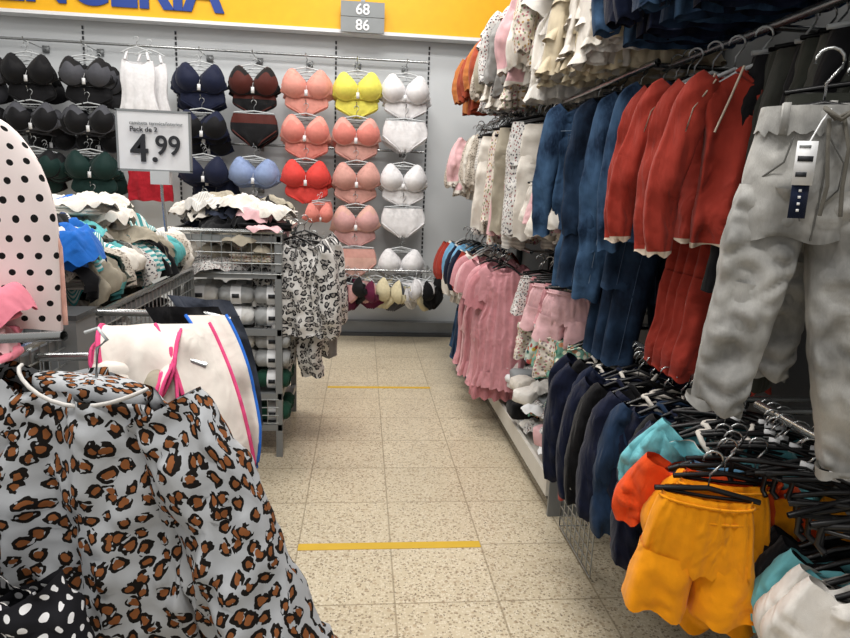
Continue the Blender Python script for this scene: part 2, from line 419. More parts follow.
tl=t.n('ShaderNodeTexWhiteNoise',_noise_dimensions='2D',i0=t.n('ShaderNodeVectorMath',_operation='FLOOR',i0=t.n('ShaderNodeVectorMath',_operation='DIVIDE',i0=t.n('ShaderNodeVectorMath',_operation='SUBTRACT',i0=v,i1=(-4.145,-1.41,0)).outputs[0],i1=(TS,TS,1)).outputs[0]).outputs[0])
c=t.mix(t.math('MULTIPLY',tl.outputs[0],.2),c,hexc('#8f8068'))
c=t.mix(t.math('MULTIPLY',gr,.6),c,hexc('#7a6d58'))
FLOOR=t.out(c)
g=M(); g.box(-5,3,-2,7,-.1,0,FLOOR); obj('floor',flat(g.mesh('floor')))
t=NT('wall_panel_grey',.6,.3); v=t.uv(obj=True)
n=t.n('ShaderNodeTexNoise',Vector=v,Scale=1.5,Detail=3.0)
WALL=t.out(t.mix(n.outputs[0],hexc('#bfc3c6'),hexc('#d2d5d7')))
YEL=solid('yellow_banner','#e9ad12',.5); BLUE=solid('banner_blue','#1d3d8c',.5)
g=M(); g.box(-5,3,6.6,6.75,0,4.2,WALL); obj('wall_back',flat(g.mesh('w')))
g=M(); g.box(1.42,1.5,-1,6.6,0,3.0,solid('gondola_back_panel','#6d6f70',.6)); obj('wall_right',flat(g.mesh('w')))
g=M(); g.box(-5,3,6.50,6.599,0,.14,STEEL); g.box(-5,3,6.44,6.52,0,.03,STEELD); obj('baseboard_back',flat(g.mesh('b')))
g=M(); g.box(-5,1.42,6.44,6.56,2.92,4.1,YEL); g.box(-5,1.42,6.42,6.57,2.90,2.93,WHITEP); bo=obj('store_banner',flat(g.mesh('banner')))
def text(body,size,mat,loc,parent=None,off=0,ext=.002,rx=math.pi/2,rz=0,name='lettering',al='LEFT',sx=1):
    cu=bpy.data.curves.new(name,'FONT'); cu.body=body; cu.size=size; cu.extrude=ext; cu.offset=off; cu.align_x=al
    o=bpy.data.objects.new(name,cu); COL.objects.link(o)
    bpy.context.view_layer.update(); dg=bpy.context.evaluated_depsgraph_get()
    me=bpy.data.meshes.new_from_object(o.evaluated_get(dg)); bpy.data.objects.remove(o)
    me.materials.clear(); me.materials.append(mat)
    o=bpy.data.objects.new(name,me); COL.objects.link(o); o.location=loc; o.rotation_euler=(rx,0,rz); o.scale=(sx,1,1)
    if parent: o.parent=parent
    return o
text('LENCERIA',.54,BLUE,(-1.31,6.43,3.02),bo,off=.018,ext=.006,al='RIGHT',sx=.90)
g=M(); g.box(-.2,.2,6.36,6.38,2.90,3.03,GREYC); g.box(-.2,.2,6.36,6.38,3.035,3.165,GREYC); g.box(-.02,.02,6.38,6.44,2.95,3.2,STEEL)
so=obj('aisle_number_sign',flat(g.mesh('s')))
text('86',.13,WHITEP,(0,6.355,2.92),so,off=.002,al='CENTER'); text('68',.13,WHITEP,(0,6.355,3.055),so,off=.002,al='CENTER')
so.location.x=-.03
g=M()
for x in [-3.42,-2.6,-1.77,-.28,.62]:
    for k in range(56):
        z=.3+k*.046; g.box(x-.008,x+.008,6.592,6.599,z,z+.03,INK)
obj('trim_1',flat(g.mesh('slots')))
g=M(); TAPE=solid('yellow_floor_tape','#c4a02c',.6)
g.box(-.245,.534,2.465,2.515,0,.002,TAPE); g.box(-.24,.545,4.69,4.73,0,.002,TAPE); obj('trim_2',flat(g.mesh('tape')))
# ---------------------------------------------------------------- lingerie wall
rows=[2.40,2.0,1.6,1.2,.8]
cc=dict(yellow='#e4dc62',white='#e3e2e4',coral='#e09a8d',orange='#d9857a',red='#dd4a44',peach='#cf9c92',peach2='#d6ab9e',navy='#1a2038',black='#131316',brown='#4f241f',blue='#8a9cc2',green='#17302d',burg='#5c1a38',cream='#cdc3a2',grey='#4c4d53',pinkl='#d3a4a2')
bcache={}
def B(c,l=None,kind='bra'):
    k=(c,l,kind)
    if k not in bcache:
        m1=cloth(cc[c],.6,.12,.15); m2=cloth(cc[l],.6,.12,.15) if l else cloth(cc[c],.75,.25,.5)
        g=bra(m1,m2) if kind=='bra' else panty(m1,m2,high=(kind=='high')) if kind!='cami' else cami(m1)
        bcache[k]=g.mesh(kind)
    return bcache[k]
cols={ .385:[('white',None,'bra'),('white',None,'high'),('white',None,'bra'),('white',None,'high'),('white',None,'bra')],
 -.07:[('yellow',None,'bra'),('orange','peach','bra'),('peach',None,'bra'),('pinkl','peach2','bra'),('peach2','peach','high')],
 -.53:[('coral',None,'bra'),('orange','coral','bra'),('red',None,'bra'),None,None],
 -1.0:[('brown','black','bra'),('black','brown','high'),('blue',None,'bra'),('black','navy','bra'),None],
 -1.46:[('navy',None,'bra'),('black','navy','bra'),('navy','navy','bra'),('black',None,'bra'),None],
 -2.45:[('grey','black','bra'),('black','grey','bra'),('green','green','bra'),('black',None,'bra'),None],
 -2.93:[('black',None,'bra'),('black','grey','bra'),('green','black','bra'),None,None],
 -3.4:[('grey','black','bra'),('black',None,'bra'),('black',None,'bra'),None,None]}
nm={'bra':'bra','high':'lace_briefs','panty':'lace_briefs'}
g=M()
for x,cl in cols.items():
    for r,it in enumerate(cl):
        if not it: continue
        z=rows[r]+.235 if it[2]=='bra' else rows[r]+.24
        dark=x<-1.2
        for k in range(4 if dark else 3):
            jx=R(-.03,.03) if k else 0
            if dark and k: jx=R(-.07,.07)
            zz=z+(-.025*k if k else 0)
            if dark and k>2: zz-=.09
            obj(nm[it[2]],B(*it),(x+jx,6.22+k*.07,zz),R(-.08,.08) if k else R(-.04,.04),((1.06 if it[2]=='bra' else 1.15) if k==0 else R(.98,1.06)),ry=R(-.05,.05))
        g.tube([(x,6.59,z-.005),(x,6.18,z-.005),(x,6.165,z+.02)],.005,CHROME,6); g.box(x-.03,x+.03,6.58,6.592,z-.03,z+.03,STEEL)
obj('display_hooks',g)
for x,z,k in ((-.53,2.31,('coral',None,'panty')),(-.53,1.91,('orange',None,'panty')),(-.07,2.31,('yellow',None,'panty')),(-1.0,2.30,('black','brown','panty')),(-.07,1.91,('peach',None,'panty')),(-.07,1.51,('peach',None,'panty')),(-.53,1.51,('red',None,'panty')),(-1.46,2.30,('navy',None,'panty')),(-.07,1.11,('pinkl',None,'panty')),(-2.45,2.28,('black',None,'panty')),(-2.93,2.28,('black',None,'panty')),(-2.45,1.48,('green',None,'panty')),(.385,2.31,('white',None,'panty')),(.385,1.51,('white',None,'panty'))):
    obj('lace_briefs',B(*k),(x,6.26,z+.12),0,1.08)
obj('lace_briefs',B('orange',None,'panty'),(-.38,6.1,1.44),.9,.8); obj('bra',B('orange',None,'bra'),(-.40,6.0,1.42),.7,.75); obj('lace_briefs',B('coral',None,'panty'),(-.36,6.1,1.08),.7,.9)
for k in range(2): obj('white_camisole',B('white',None,'cami'),(-2.0+k*.08,6.2+k*.1,2.72),0,1.0)
redm=cloth('#a3202c'); g=top(redm,w=.2,L=.4,sl=.0); obj('red_camisole',g,(-1.95,6.25,1.8))
g=M()
for z in (2.70,1.86):
    g.tube([(-4.5,6.52,z),(.6,6.52,z)],.012,CHROME,8)
obj('wall_rail',g)
g=M(); g.tube([(-.28,6.15,.72),(.68,6.15,.72)],.009,CHROME,8); g.tube([(-.28,6.59,.72),(-.28,6.15,.72)],.009,CHROME); g.tube([(.68,6.59,.72),(.68,6.15,.72)],.009,CHROME); obj('low_rail',g)
for i,cx in enumerate(['burg','burg','burg','black','burg','burg','cream','cream','grey','cream','white','white','white','cream','black']):
    x=-.26+i*.066
    if i%3!=1: obj('bra',B(cx,None,'bra'),(x,6.15+R(-.04,.04),.74+R(-.03,.02)),R(.7,1.35)*random.choice((-1,1)),R(.85,1.0),ry=R(-.25,.25))
    obj('lace_briefs',B(cx if cx!='burg' else random.choice(('burg','pinkl')),None,'high'),(x+.03,6.14,.70+R(-.05,.03)),R(.3,1.1)*random.choice((-1,1)),R(.85,1.0))
# ---------------------------------------------------------------- right gondola
def rail(g,x,y0,y1,z,r=.012):
    g.tube([(x,y0,z),(x,y1,z)],r,CHROME,8)
    for y in (y0+.05,(y0+y1)/2,y1-.05): g.tube([(x,y,z),(1.41,y,z)],.009,CHROME,6)
g=M()
for y in (.3,1.35,2.6,3.6,4.6,5.6):
    g.box(1.37,1.415,y-.03,y+.03,0,3.0,STEELD)
rail(g,1.05,1.1,2.3,1.95);rail(g,1.0,1.1,2.1,2.47);rail(g,.98,2.2,3.3,1.95);rail(g,.98,3.4,5.7,2.02);rail(g,1.0,2.15,5.7,2.70);rail(g,.97,3.6,5.7,1.17)
rail(g,1.0,1.5,2.5,.98);rail(g,1.0,.6,1.45,1.0);rail(g,1.0,1.9,2.4,1.42);rail(g,1.0,2.6,3.3,.95);rail(g,1.0,2.7,3.3,1.5)
obj('gondola_rail_frame',g)
def rowof(name,x,y0,y1,z,meshes,n,rz=0,sc=(.92,1.05),jx=.03,parent=None,jr=.2,jz=.015):
    for i in range(n):
        y=y1+(y0-y1)*i/max(1,n-1)
        obj(name,meshes[(i*7+i//3)%len(meshes)] if len(meshes)>3 else meshes[i%len(meshes)],(x+R(-jx,jx),y,z-R(0,jz)),rz+R(-jr,jr),R(*sc),parent,ry=R(-.04,.04))
W=cloth('#d8d2c9');CR=cloth('#c6b99f');PK=cloth('#c98f96');PKL=cloth('#d8aeb2');ORG=cloth('#b5703f');GRN=cloth('#5f7d5a');RST=cloth('#9a4630');TEALD=cloth('#2e6f63');BLU=cloth('#6fa3c7');NAV=cloth('#10162b');NAV2=cloth('#141d34');REDM=cloth('#98352a');BLKC=cloth('#121215');OLV=cloth('#2d2f2a');ORA=cloth('#dd4f20');YO=cloth('#e8940f');TQ=cloth('#6db4bd');TAUP=cloth('#a09888');SLATE=cloth('#1d3049');OFF=cloth('#e2ded8');GRY=cloth('#8f8e8c')
baby=[top(m_,w=.12,L=.34,sl=.24,swid=.045,hm=BLK if i%2 else CLEAR,trim=tr,flare=1.15,fold=.016,ruf=rf,wr=.01,tag=(INK if i%3==0 else None)).mesh('baby_top') for i,(m_,tr,rf) in enumerate([(W,None,0),(FLOR2,None,0),(FLOR,None,1),(PKL,W,0),(GRY,None,0),(FLOR2,None,0),(TAUP,None,0),(FLOR3,None,1),(W,PK,0),(CR,None,0),(W,None,2)])]
bdress=[dress(m_,w=.1,L=.38,flare=.16,sl=.08).mesh('baby_dress') for m_ in (OFF,CR,FLOR,PKL,W,FLOR2)]
bpants=[trousers(m_,w=.09,L=.40,leg=.048,splay=.02,wr=.010,tag=(GRNT if i%3==0 else None)).mesh('baby_trousers') for i,m_ in enumerate((STRG,FLOR2,W,FLOR3,FLOR,PKL,TAUP))]
rk=empty('baby_clothes_rack')
warm=[top(m_,w=.12,L=.36,sl=.24,swid=.045,flare=1.1).mesh('baby_top') for m_ in (RST,ORG,CR,RST,ORG,TAUP)]
rowof('baby_top',.99,4.8,5.65,2.74,warm,16,-.1,(1.15,1.35),parent=rk,jr=.4)
rowof('baby_top',1.02,3.2,4.75,2.74,baby+bdress[2:],36,-.15,(1.25,1.5),.05,parent=rk,jr=.4,jz=.06)
rowof('baby_dress',1.03,2.2,3.15,2.72,[bdress[0],bdress[4],bdress[1]],19,-.2,(1.35,1.5),.05,parent=rk,jr=.4,jz=.08)
rk2=empty('toddler_clothes_rack')
rowof('baby_top',.98,4.7,5.65,2.06,baby,20,-.15,(1.15,1.35),.05,parent=rk2,jr=.4,jz=.05)
rowof('baby_trousers',.98,3.45,4.65,2.06,bpants,28,-.15,(1.4,1.65),.05,parent=rk2,jr=.4,jz=.05)
rowof('baby_shorts',.97,2.75,3.3,1.66,[shorts(m_,w=.1,L=.2).mesh('s') for m_ in (W,FLOR,PKL,W)],12,-.3,(1.0,1.2),.04,parent=rk2,jr=.4)
rowof('baby_shorts',.96,2.75,3.3,1.20,[shorts(m_,w=.1,L=.2).mesh('s') for m_ in (PKL,FLOR,PK,FLOR2)],12,-.3,(1.0,1.2),.04,parent=rk2,jr=.4)
rk3=empty('low_clothes_rack')
rowof('baby_top',.92,4.6,5.6,1.21,[baby[0],top(BLU,w=.12,L=.3,sl=.2).mesh('t'),top(REDM,w=.12,L=.3,sl=.2).mesh('t'),top(NAV,w=.12,L=.3,sl=.2).mesh('t'),baby[0]],16,-.1,(1.1,1.4),parent=rk3,jr=.4)
rowof('denim_shorts',.93,4.6,5.4,.66,[shorts(DEN,w=.11,L=.36).mesh('s'),shorts(SLATE,w=.11,L=.34).mesh('s')],9,-.1,(1,1.2),parent=rk3)
pdm=[dress(m_,w=.12,L=.74,flare=.165,sl=.18,fold=.02,tiers=tt).mesh('pink_dress') for m_,tt in ((PK,(.87,)),(cloth('#bd7e85'),()),(PKL,(.5,.87)))]
for i in range(13): obj('pink_dress',pdm[i%3],(.89+R(-.05,.03),3.74+.06*i,1.17-R(0,.05)),-.2+R(-.4,.3),R(.97,1.08))
# denim
SEAM=cloth('#74869b'); SEAMD=cloth('#42536a')
dj=top(DEN,w=.15,L=.52,sl=.5,swid=.056,spread=.28,collar=DEND,zipc=DEND,d=.042,tag=GRNT,wr=.011,seam=SEAM,fold=.016).mesh('denim_jacket'); dj2=top(DEND,w=.15,L=.48,sl=.46,swid=.056,spread=.25,collar=DEN,d=.042,wr=.011,seam=SEAMD).mesh('denim_jacket')
dt=trousers(DEN,w=.12,L=.74,waist=DEND,leg=.07,d=.045,wr=.011,seam=SEAM,tag=INK).mesh('denim_trousers'); dt2=trousers(DEND,w=.12,L=.68,waist=DEND,leg=.07,d=.045,wr=.011,seam=SEAMD).mesh('denim_trousers')
for i,(m_,nn) in enumerate([(dj,'denim_jacket'),(dt2,'denim_trousers'),(dj,'denim_jacket'),(dt,'denim_trousers'),(dj2,'denim_jacket'),(dt2,'denim_trousers'),(dt,'denim_trousers'),(dj,'denim_jacket')]):
    obj(nn,m_,(1.05-.010*i+R(-.02,.02),2.12+i*.085,1.98),-.4+R(-.2,.2),R(1.0,1.08))
for i in range(3): obj('denim_trousers',dt2,(1.08,2.2+.1*i,1.72),-.3,1.05)
# red sweatshirts
WT=cloth('#cfc0ae')
ZC=cloth('#57201a')
g=top(REDM,w=.125,L=.45,sl=.43,collar=REDM,pip=WT,swid=.050,d=.034,trim=WT,lw=1,hm=CLEAR,spread=.60,zipc=ZC,wr=.010,fold=.016,tag=None); rs=[g.mesh('red_sweatshirt')]
g=top(REDM,w=.125,L=.45,sl=.44,collar=REDM,pip=WT,swid=.050,d=.034,trim=WT,lw=1,hm=CLEAR,spread=.48,wr=.010,fold=.018,zipc=ZC); rs.append(g.mesh('red_sweatshirt'))
for i,(dx,dy,rr) in enumerate([(.99,1.62,-.35),(.99,1.74,-.55),(.995,1.86,-.4),(.99,1.96,-.55)]): obj('red_sweatshirt',rs[i%2],(dx,dy,1.95-R(0,.02)),rr,1.0,ry=R(-.03,.03))
rt=trousers(REDM,w=.09,L=.42,leg=.05,wr=.010).mesh('red_trousers')
for i in range(4): obj('red_trousers',rt,(1.07,1.75+.06*i,1.49),-.5+R(-.2,.2),1)
un=[top(m_,w=.16,L=.42,sl=.34,d=.045,wr=.01,fold=.018,tag=tg).mesh('navy_sweatshirt') for m_,tg in ((SLATE,INK),(NAV2,None),(NAV,None),(DEN,None))]
for i in range(12): obj('navy_sweatshirt',un[i%4],(1.0,1.12+.09*i,2.53),-.25+R(-.3,.3),1.05)
ot=[trousers(m_,w=.12,L=.6,leg=.065,d=.035,wr=.01,hm=CLEAR if k==1 else BLK).mesh('dark_trousers') for k,m_ in enumerate((OLV,BLKC,cloth('#3a3b37')))]
for i in range(11): obj('dark_trousers',ot[i%3],(1.10+R(-.02,.02),1.12+.048*i,1.97),-.3+R(-.15,.15),1)
obj('dark_trousers',ot[0],(.95,1.22,1.82),-.4,1)
# grey jeans (front)
def jeans():
    g=M(); g.hanger(.085,arm=.012)
    g.limb([(0,-.10),(0,-.16),(.0,-.30)],[.088,.092,.102,.104],[.032,.042,.045,.04],GJ,n=30,seg=56,fold=.004,k=3,wr=.006,dr=.006)
    g.limb([(0,-.092),(0,-.135)],[.089,.094],[.036,.044],GJ,n=4,seg=64,fold=.003,k=18,wr=.002)
    g.limb([(-.050,-.22),(-.068,-.38),(-.10,-.60)],[.056,.058,.051,.045],[.040,.042,.033],GJ,n=60,seg=40,fold=.006,k=2,wr=.012,dr=.006)
    g.limb([(.050,-.22),(.080,-.42),(.122,-.69)],[.056,.058,.051,.045],[.040,.042,.033],GJ,n=60,seg=40,fold=.006,k=2,wr=.012,dr=.006)
    SE=cloth('#60605d')
    for sx in (-1,1):
        g.tube([(sx*.045,-.048,-.14),(sx*.055,-.054,-.18),(sx*.088,-.036,-.21)],.0018,SE)
        g.tube([(sx*.02,-.050,-.27),(sx*.03,-.046,-.22)],.0014,SE)
        g.limb([(sx*.068+sx*.012,-.375),(sx*.068+sx*.02,-.455)],[.034,.032],[.046,.046],GJ,n=8,seg=24,fold=.002,k=2,wr=.004,dr=.002)
    g.limb([(-.10,-.588),(-.102,-.602)],[.048,.048],[.036,.036],GJ,n=3,seg=30,fold=.003,k=2,wr=.002)
    g.limb([(.12,-.678),(.123,-.692)],[.048,.048],[.036,.036],GJ,n=3,seg=30,fold=.003,k=2,wr=.002)
    g.tube([(0,-.052,-.14),(0.002,-.058,-.2),(0,-.053,-.27),(0,-.046,-.3)],.0018,SE); g.tube([(0.002,-.053,-.14),(0.026,-.058,-.18),(.024,-.058,-.22),(0,-.055,-.25)],.0014,SE)
    CD=cloth('#5d5a53')
    for sx in (-1,1):
        g.tube([(sx*.010+.008,-.056,-.115),(sx*.014+.012,-.072,-.16),(sx*.010+.014,-.076,-.215),(sx*.014+.014,-.076,-.26)],.0032,CD)
    g.tube([(.008,-.054,-.115),(.032,-.064,-.10),(.01,-.072,-.118),(-.012,-.064,-.10),(.008,-.054,-.115)],.0035,CD)
    for x in (-.06,.06,): g.box(x-.005,x+.005,-.050,-.033,-.137,-.09,GJ)
    g.box(-.046,-.018,-.084,-.082,-.215,-.15,WHITEP); g.box(-.043,-.022,-.085,-.084,-.18,-.172,INK); g.box(-.043,-.027,-.085,-.084,-.16,-.156,GREYC); g.box(-.043,-.028,-.085,-.084,-.203,-.196,INK)
    g.box(-.044,-.020,-.079,-.077,-.265,-.205,NAV2)
    for k in range(4): g.box(-.034,-.030,-.080,-.079,-.255+.010*k,-.251+.010*k,WHITEP)
    g.tube([(-.03,-.083,-.152),(-.015,-.07,-.12),(0,-.05,-.1)],.0012,WHITEP)
    return g
jm=jeans().mesh('grey_jeans')
obj('grey_jeans',jm,(.762,1.05,1.755),-.40,1.05,ry=.0)
for i in range(2): obj('grey_jeans',jm,(.89+.05*i,1.14+i*.07,1.77),-.2,1.0)
# navy track jackets bottom row
nj=[top(m_,w=.15,L=.38,sl=.38,trim=tr,collar=c2,zipc=W if i==0 else None,d=.04,spread=.2,lw=1,wr=.012,fold=.018,stripe=st,swid=.055,tag=(INK if i==0 else None)).mesh('track_jacket') for i,(m_,tr,c2,st) in enumerate([(NAV,None,W,W),(NAV,REDM,NAV,None),(NAV2,None,NAV2,None),(BLKC,None,BLKC,W),(SLATE,None,SLATE,None)])]
for i in range(13): obj('track_jacket',nj[(i*3)%5 if i%4 else 0],(.985+R(-.04,.02),1.58+.064*i,.99),-.3+R(-.3,.3),R(.97,1.08),ry=R(-.05,.05))
bm=[top(m_,w=.12,L=.2,sl=.0,d=.025,flare=1.1,hm=BLK,wr=.012).mesh('patterned_bib') for m_ in (LEAF,BIBP,LEAF,FLOR)]
for i in range(9): obj('patterned_bib',bm[i%4],(.97+R(-.05,.05),2.5+.09*i,1.0),-.2+R(-.5,.4),R(1.0,1.15))
pol=[top(m_,w=.14,L=.38,sl=.14,collar=c2,d=.04,wr=.012,fold=.018).mesh('polo_shirt') for m_,c2 in ((TQ,W),(ORA,NAV),(NAV2,W),(BLKC,BLKC),(YO,ORA))]
for i,(k,x,y,z,r_) in enumerate([(4,.92,1.31,.97,-.3),(1,.87,1.37,.98,-.5),(0,.90,1.42,1.03,-.7),(0,.94,1.47,1.04,-.3),(2,.94,1.52,1.0,-.4)]): obj('polo_shirt',pol[k],(x,y,z),r_,1)
osm=shorts(YO,w=.108,L=.27).mesh('orange_shorts')
obj('orange_shorts',osm,(.748,1.2,.985),-.25,1.0,ry=.05)
ds=[osm,shorts(ORA,w=.11,L=.26).mesh('shorts'),shorts(BLU,w=.11,L=.25).mesh('shorts')]
for i,k in enumerate((0,1,2)): obj('orange_shorts' if k==0 else 'shorts',ds[k],(.82+.04*i,1.27+i*.045,.985),-.25+R(-.05,.05),1.0)
wt=[top(m_,w=.12,L=.4,sl=.14,d=.03,wr=.01,fold=.016).mesh('t_shirt') for m_ in (OFF,TQ,TAUP,BLKC)]
for i,k in enumerate((0,0,1,3,3)): obj('t_shirt',wt[k],(1.01+.012*i,.98+.045*i,.895),-.4+R(-.1,.1),1.0)
hg=M(); hg.hanger(.15,BLK,arm=.035,hook=.07); hg.box(-.012,.012,-.004,.004,-.075,-.055,WHITEP)
for sx in (-1,1): hg.tube([(sx*.13,0,-.105),(sx*.13,0,-.14),(sx*.12,-.01,-.15)],.006,BLK)
hm_=hg.mesh('black_hanger')
for i in range(28): obj('black_hanger',hm_,(1.0+R(-.05,.06),.88+.026*i,1.015),-.5+R(-.45,.45),R(.95,1.1),ry=R(-.12,.12))
# floor tray of the right gondola
g=M(); TR=solid('shelf_offwhite','#c9c6be',.5)
g.box(.9,1.41,2.73,4.7,.14,.165,TR); g.box(.885,.905,2.73,4.7,.10,.20,TR); g.box(.95,1.41,2.75,4.68,0,.14,STEELD); g.box(.9,1.41,2.72,2.74,.0,.2,STEEL)
obj('base_shelf',flat(g.mesh('t')))
g=M()
for i in range(9): 
    x=.92+.055*i; g.tube([(x,2.6,.02),(x,2.6,.26)],.003,WIRE,5)
for i in range(6):
    z=.02+.048*i; g.tube([(.92,2.6,z),(1.4,2.6,z)],.003,WIRE,5); g.tube([(.92,2.6,z),(.92,2.2,z)],.003,WIRE,5)
for i in range(9): g.tube([(.92,2.2+.05*i,.02),(.92,2.2+.05*i,.26)],.003,WIRE,5)
obj('wire_basket',g)
g=M(); pm=[W,FLOR2,OFF,WHITEP,BLKC,PKL,W,GREYC,WHITEP,LEAF]
for i in range(150):
    x,y=R(.92,1.2),R(2.80,4.6)
    if i%3: g.rag((x,y,.24+R(0,.24)),R(.05,.08),R(.06,.1),R(0,3),random.choice(pm),.02,.03,10,18)
    else: g.lump((x,y,.22+R(0,.22)),(R(.05,.07),R(.06,.1),R(.02,.05)),R(0,3),random.choice(pm),.15,12,16,8,.35)
obj('packaged_accessories',g)
# ---------------------------------------------------------------- left : far bin unit
def bin_unit(name,x0,x1,y0,y1,h,basket,shelves,legw=.035,wn=.05):
    g=M()
    for x in (x0,x1-legw):
        for y in (y0,y1-legw): g.box(x,x+legw,y,y+legw,0,h,STEEL)
    for z in [h-.03,h-basket]+shelves:
        g.box(x0,x1,y0+.002,y0+.025,z-.025,z+.01,STEEL); g.box(x1-.025,x1-.002,y0,y1,z-.025,z+.01,STEEL); g.box(x0,x0+.02,y0,y1,z-.02,z+.01,STEEL)
    for z in [h-basket]+shelves: g.box(x0+.01,x1-.01,y0+.02,y1-.02,z-.01,z,STEEL)
    g.tube([(x0,y0,h),(x1,y0,h),(x1,y1,h),(x0,y1,h),(x0,y0,h)],.012,CHROME,8)
    n=int((x1-x0)/wn)
    for i in range(n+1):
        x=x0+(x1-x0)*i/n; g.tube([(x,y0-.003,h-basket),(x,y0-.003,h)],.0028,WIRE,5)
    n=int((y1-y0)/wn)
    for i in range(n+1):
        y=y0+(y1-y0)*i/n; g.tube([(x1+.003,y,h-basket),(x1+.003,y,h)],.0028,WIRE,5)
    k=int(basket/.045)
    for i in range(k):
        z=h-basket+basket*i/k; g.tube([(x0,y0-.004,z),(x1+.004,y0-.004,z),(x1+.004,y1,z)],.0028,WIRE,5)
    return obj(name,flat(g.mesh(name)))
bin_unit('wire_basket_display_unit',-.98,-.42,3.42,4.2,1.25,.22,[.18,.36,.72])
g=M()
for z0,z1 in ((.2,.34),):
    for i in range(11): g.tube([(-.95+.05*i,3.42,z0),(-.95+.05*i,3.42,z1)],.0028,WIRE,5)
    for i in range(4): g.tube([(-.96,3.42,z0+i*.045),(-.44,3.42,z0+i*.045)],.0028,WIRE,5)
obj('wire_basket',g)
def roll(mat,r,L):
    g=M(); rows=[]
    for i in range(13):
        t=i/12; rr=r*(1-.35*max(0,abs(t-.5)*2-.8)/.2)
        rows.append([((t-.5)*L,rr*math.cos(a*.3142)*(1+.06*math.sin(i*2+a)),rr*.8*math.sin(a*.3142)*(1+.06*math.sin(i+a))) for a in range(20)])
    g.grid(rows,mat,True)
    for e in (-1,1):
        sp=[(e*L*.5,(r*.85-.004*k)*math.cos(k*.5)*.9,(r*.85-.004*k)*math.sin(k*.5)*.72) for k in range(int(r*.8/.004))]
        g.tube(sp,.005,mat,5)
    for i in range(2):
        ring=[]
        for x in (-.03,.03): ring.append([(x,r*1.05*math.cos(a*.3142),r*.86*math.sin(a*.3142)) for a in range(20)])
    g.grid(ring,WHITEP,True)
    g.box(-.02,.02,-r*1.09,-r*1.06,-.012,.012,INK)
    return g
rm=[roll(m_,.07,.2).mesh('rolled_blanket') for m_ in (cloth('#a3a5a6'),cloth('#cfcfcd'),cloth('#1f4436'),cloth('#3a3a3e'))]
for z,ks in ((.785,(0,1,0)),(.905,(1,0,0)),(.43,(2,2,2)),(.55,(1,1,0)),(.655,(0,1,0)),(.24,(2,3,2))):
    for i,k in enumerate(ks): 
        for yy in (3.52,3.68): obj('rolled_blanket',rm[k],(-.86+.19*i*1.0,yy,z),R(-.06,.06),.92)
def pile(name,x0,x1,y0,y1,z0,z1,n,mats,sz=(.14,.11),h=.022,lay=.4):
    g=M()
    for i in range(n):
        x,y=R(x0,x1),R(y0,y1); f=i/n
        zz=z0+(z1-z0)*f+R(-.012,.012); mt=mats[int(R(0,len(mats)))]
        if R(0,1)<lay:
            rot=R(-.5,.5)+random.choice((0,1.57)); a,b=R(.7,1.1)*sz[0],R(.7,1.1)*sz[1]
            for q in range(3): g.lump((x+R(-.006,.006),y,zz+.013*q),(a,b,.009),rot+R(-.04,.04),mt,.16,8,22,6,.4)
        else: g.rag((x,y,zz+.015),R(.7,1.2)*sz[0],R(.7,1.2)*sz[1],R(0,3.14),mt,h,.05)
    return obj(name,g)
pw=[W,W,BLKC,FLOR2,TAUP,cloth('#3b4152'),PKL,STRG,W]
pile('folded_clothes_pile',-.9,-.5,3.5,4.1,1.05,1.24,44,[W,CR,FLOR2,TAUP,FLOR])
pile('folded_clothes_pile',-.93,-.50,3.52,4.1,1.25,1.40,56,pw+[BLKC,NAV],h=.035,lay=.25)
lm=[trousers(LEOBW,w=.12,L=.62,leg=.075,d=.04,splay=.02,wr=.014).mesh('leopard_pyjamas'),top(LEOBW,w=.14,L=.5,sl=.46,d=.04,swid=.06,wr=.014,fold=.02,flare=1.15).mesh('leopard_pyjamas'),trousers(cloth('#85827f'),w=.12,L=.66,leg=.07,d=.04,splay=.02).mesh('grey_pyjamas')]
for i,(k,x,y,z,r_) in enumerate([(1,-.355,3.5,1.32,-.3),(0,-.34,3.66,1.29,.3),(1,-.335,3.82,1.33,.2),(1,-.32,3.98,1.30,-.5),(0,-.36,3.6,1.2,-.4)]): obj('leopard_pyjamas',lm[k],(x,y,z),r_,1.05)
obj('grey_pyjamas',lm[2],(-.30,4.1,1.22),-.2,1.05)
# ---------------------------------------------------------------- left : middle bin
bin_unit('wire_basket_table',-1.9,-.86,2.0,3.36,1.06,.3,[.3])
bin_unit('wire_basket_table',-1.9,-.86,.5,1.96,1.06,.3,[.3])
g=M(); g.box(-.90,-.82,1.90,2.04,.2,1.10,STEEL); g.box(-.905,-.815,1.895,2.045,1.09,1.105,STEELD); obj('bin_corner_post',flat(g.mesh('p')))
cobalt=cloth('#1f63b8');aqua=cloth('#5aa6a8')
pile('folded_clothes_pile',-1.75,-1.0,2.12,3.25,.90,1.10,80,[BLKC,STRG,TAUP,W,STRA,OLV],(.16,.13),.025)
pile('folded_clothes_pile',-1.7,-1.02,2.15,3.2,1.10,1.25,100,[STRG,BLKC,TAUP,W,FLOR3,FLOR2,BLKC,NAV],(.15,.12),.03)
pile('folded_clothes_pile',-1.7,-1.05,2.2,3.1,1.25,1.39,90,[W,cobalt,W,BLKC,W,OFF,STRN,W],(.16,.12),.035,.25)
pile('folded_clothes_pile',-1.10,-.97,2.3,3.1,1.12,1.31,20,[STRA,aqua,aqua,TAUP],(.09,.1),.035,.1)
g=M()
for i in range(14):
    g.rag((-1.45+.038*i+R(-.03,.03),2.17+R(-.03,.05),1.31+R(-.02,.03)),.13,.11,R(-.4,.4),[cobalt,W,cobalt,cobalt,OFF][i%5],.03,.10,24)
obj('folded_clothes_pile',g)
g=M()
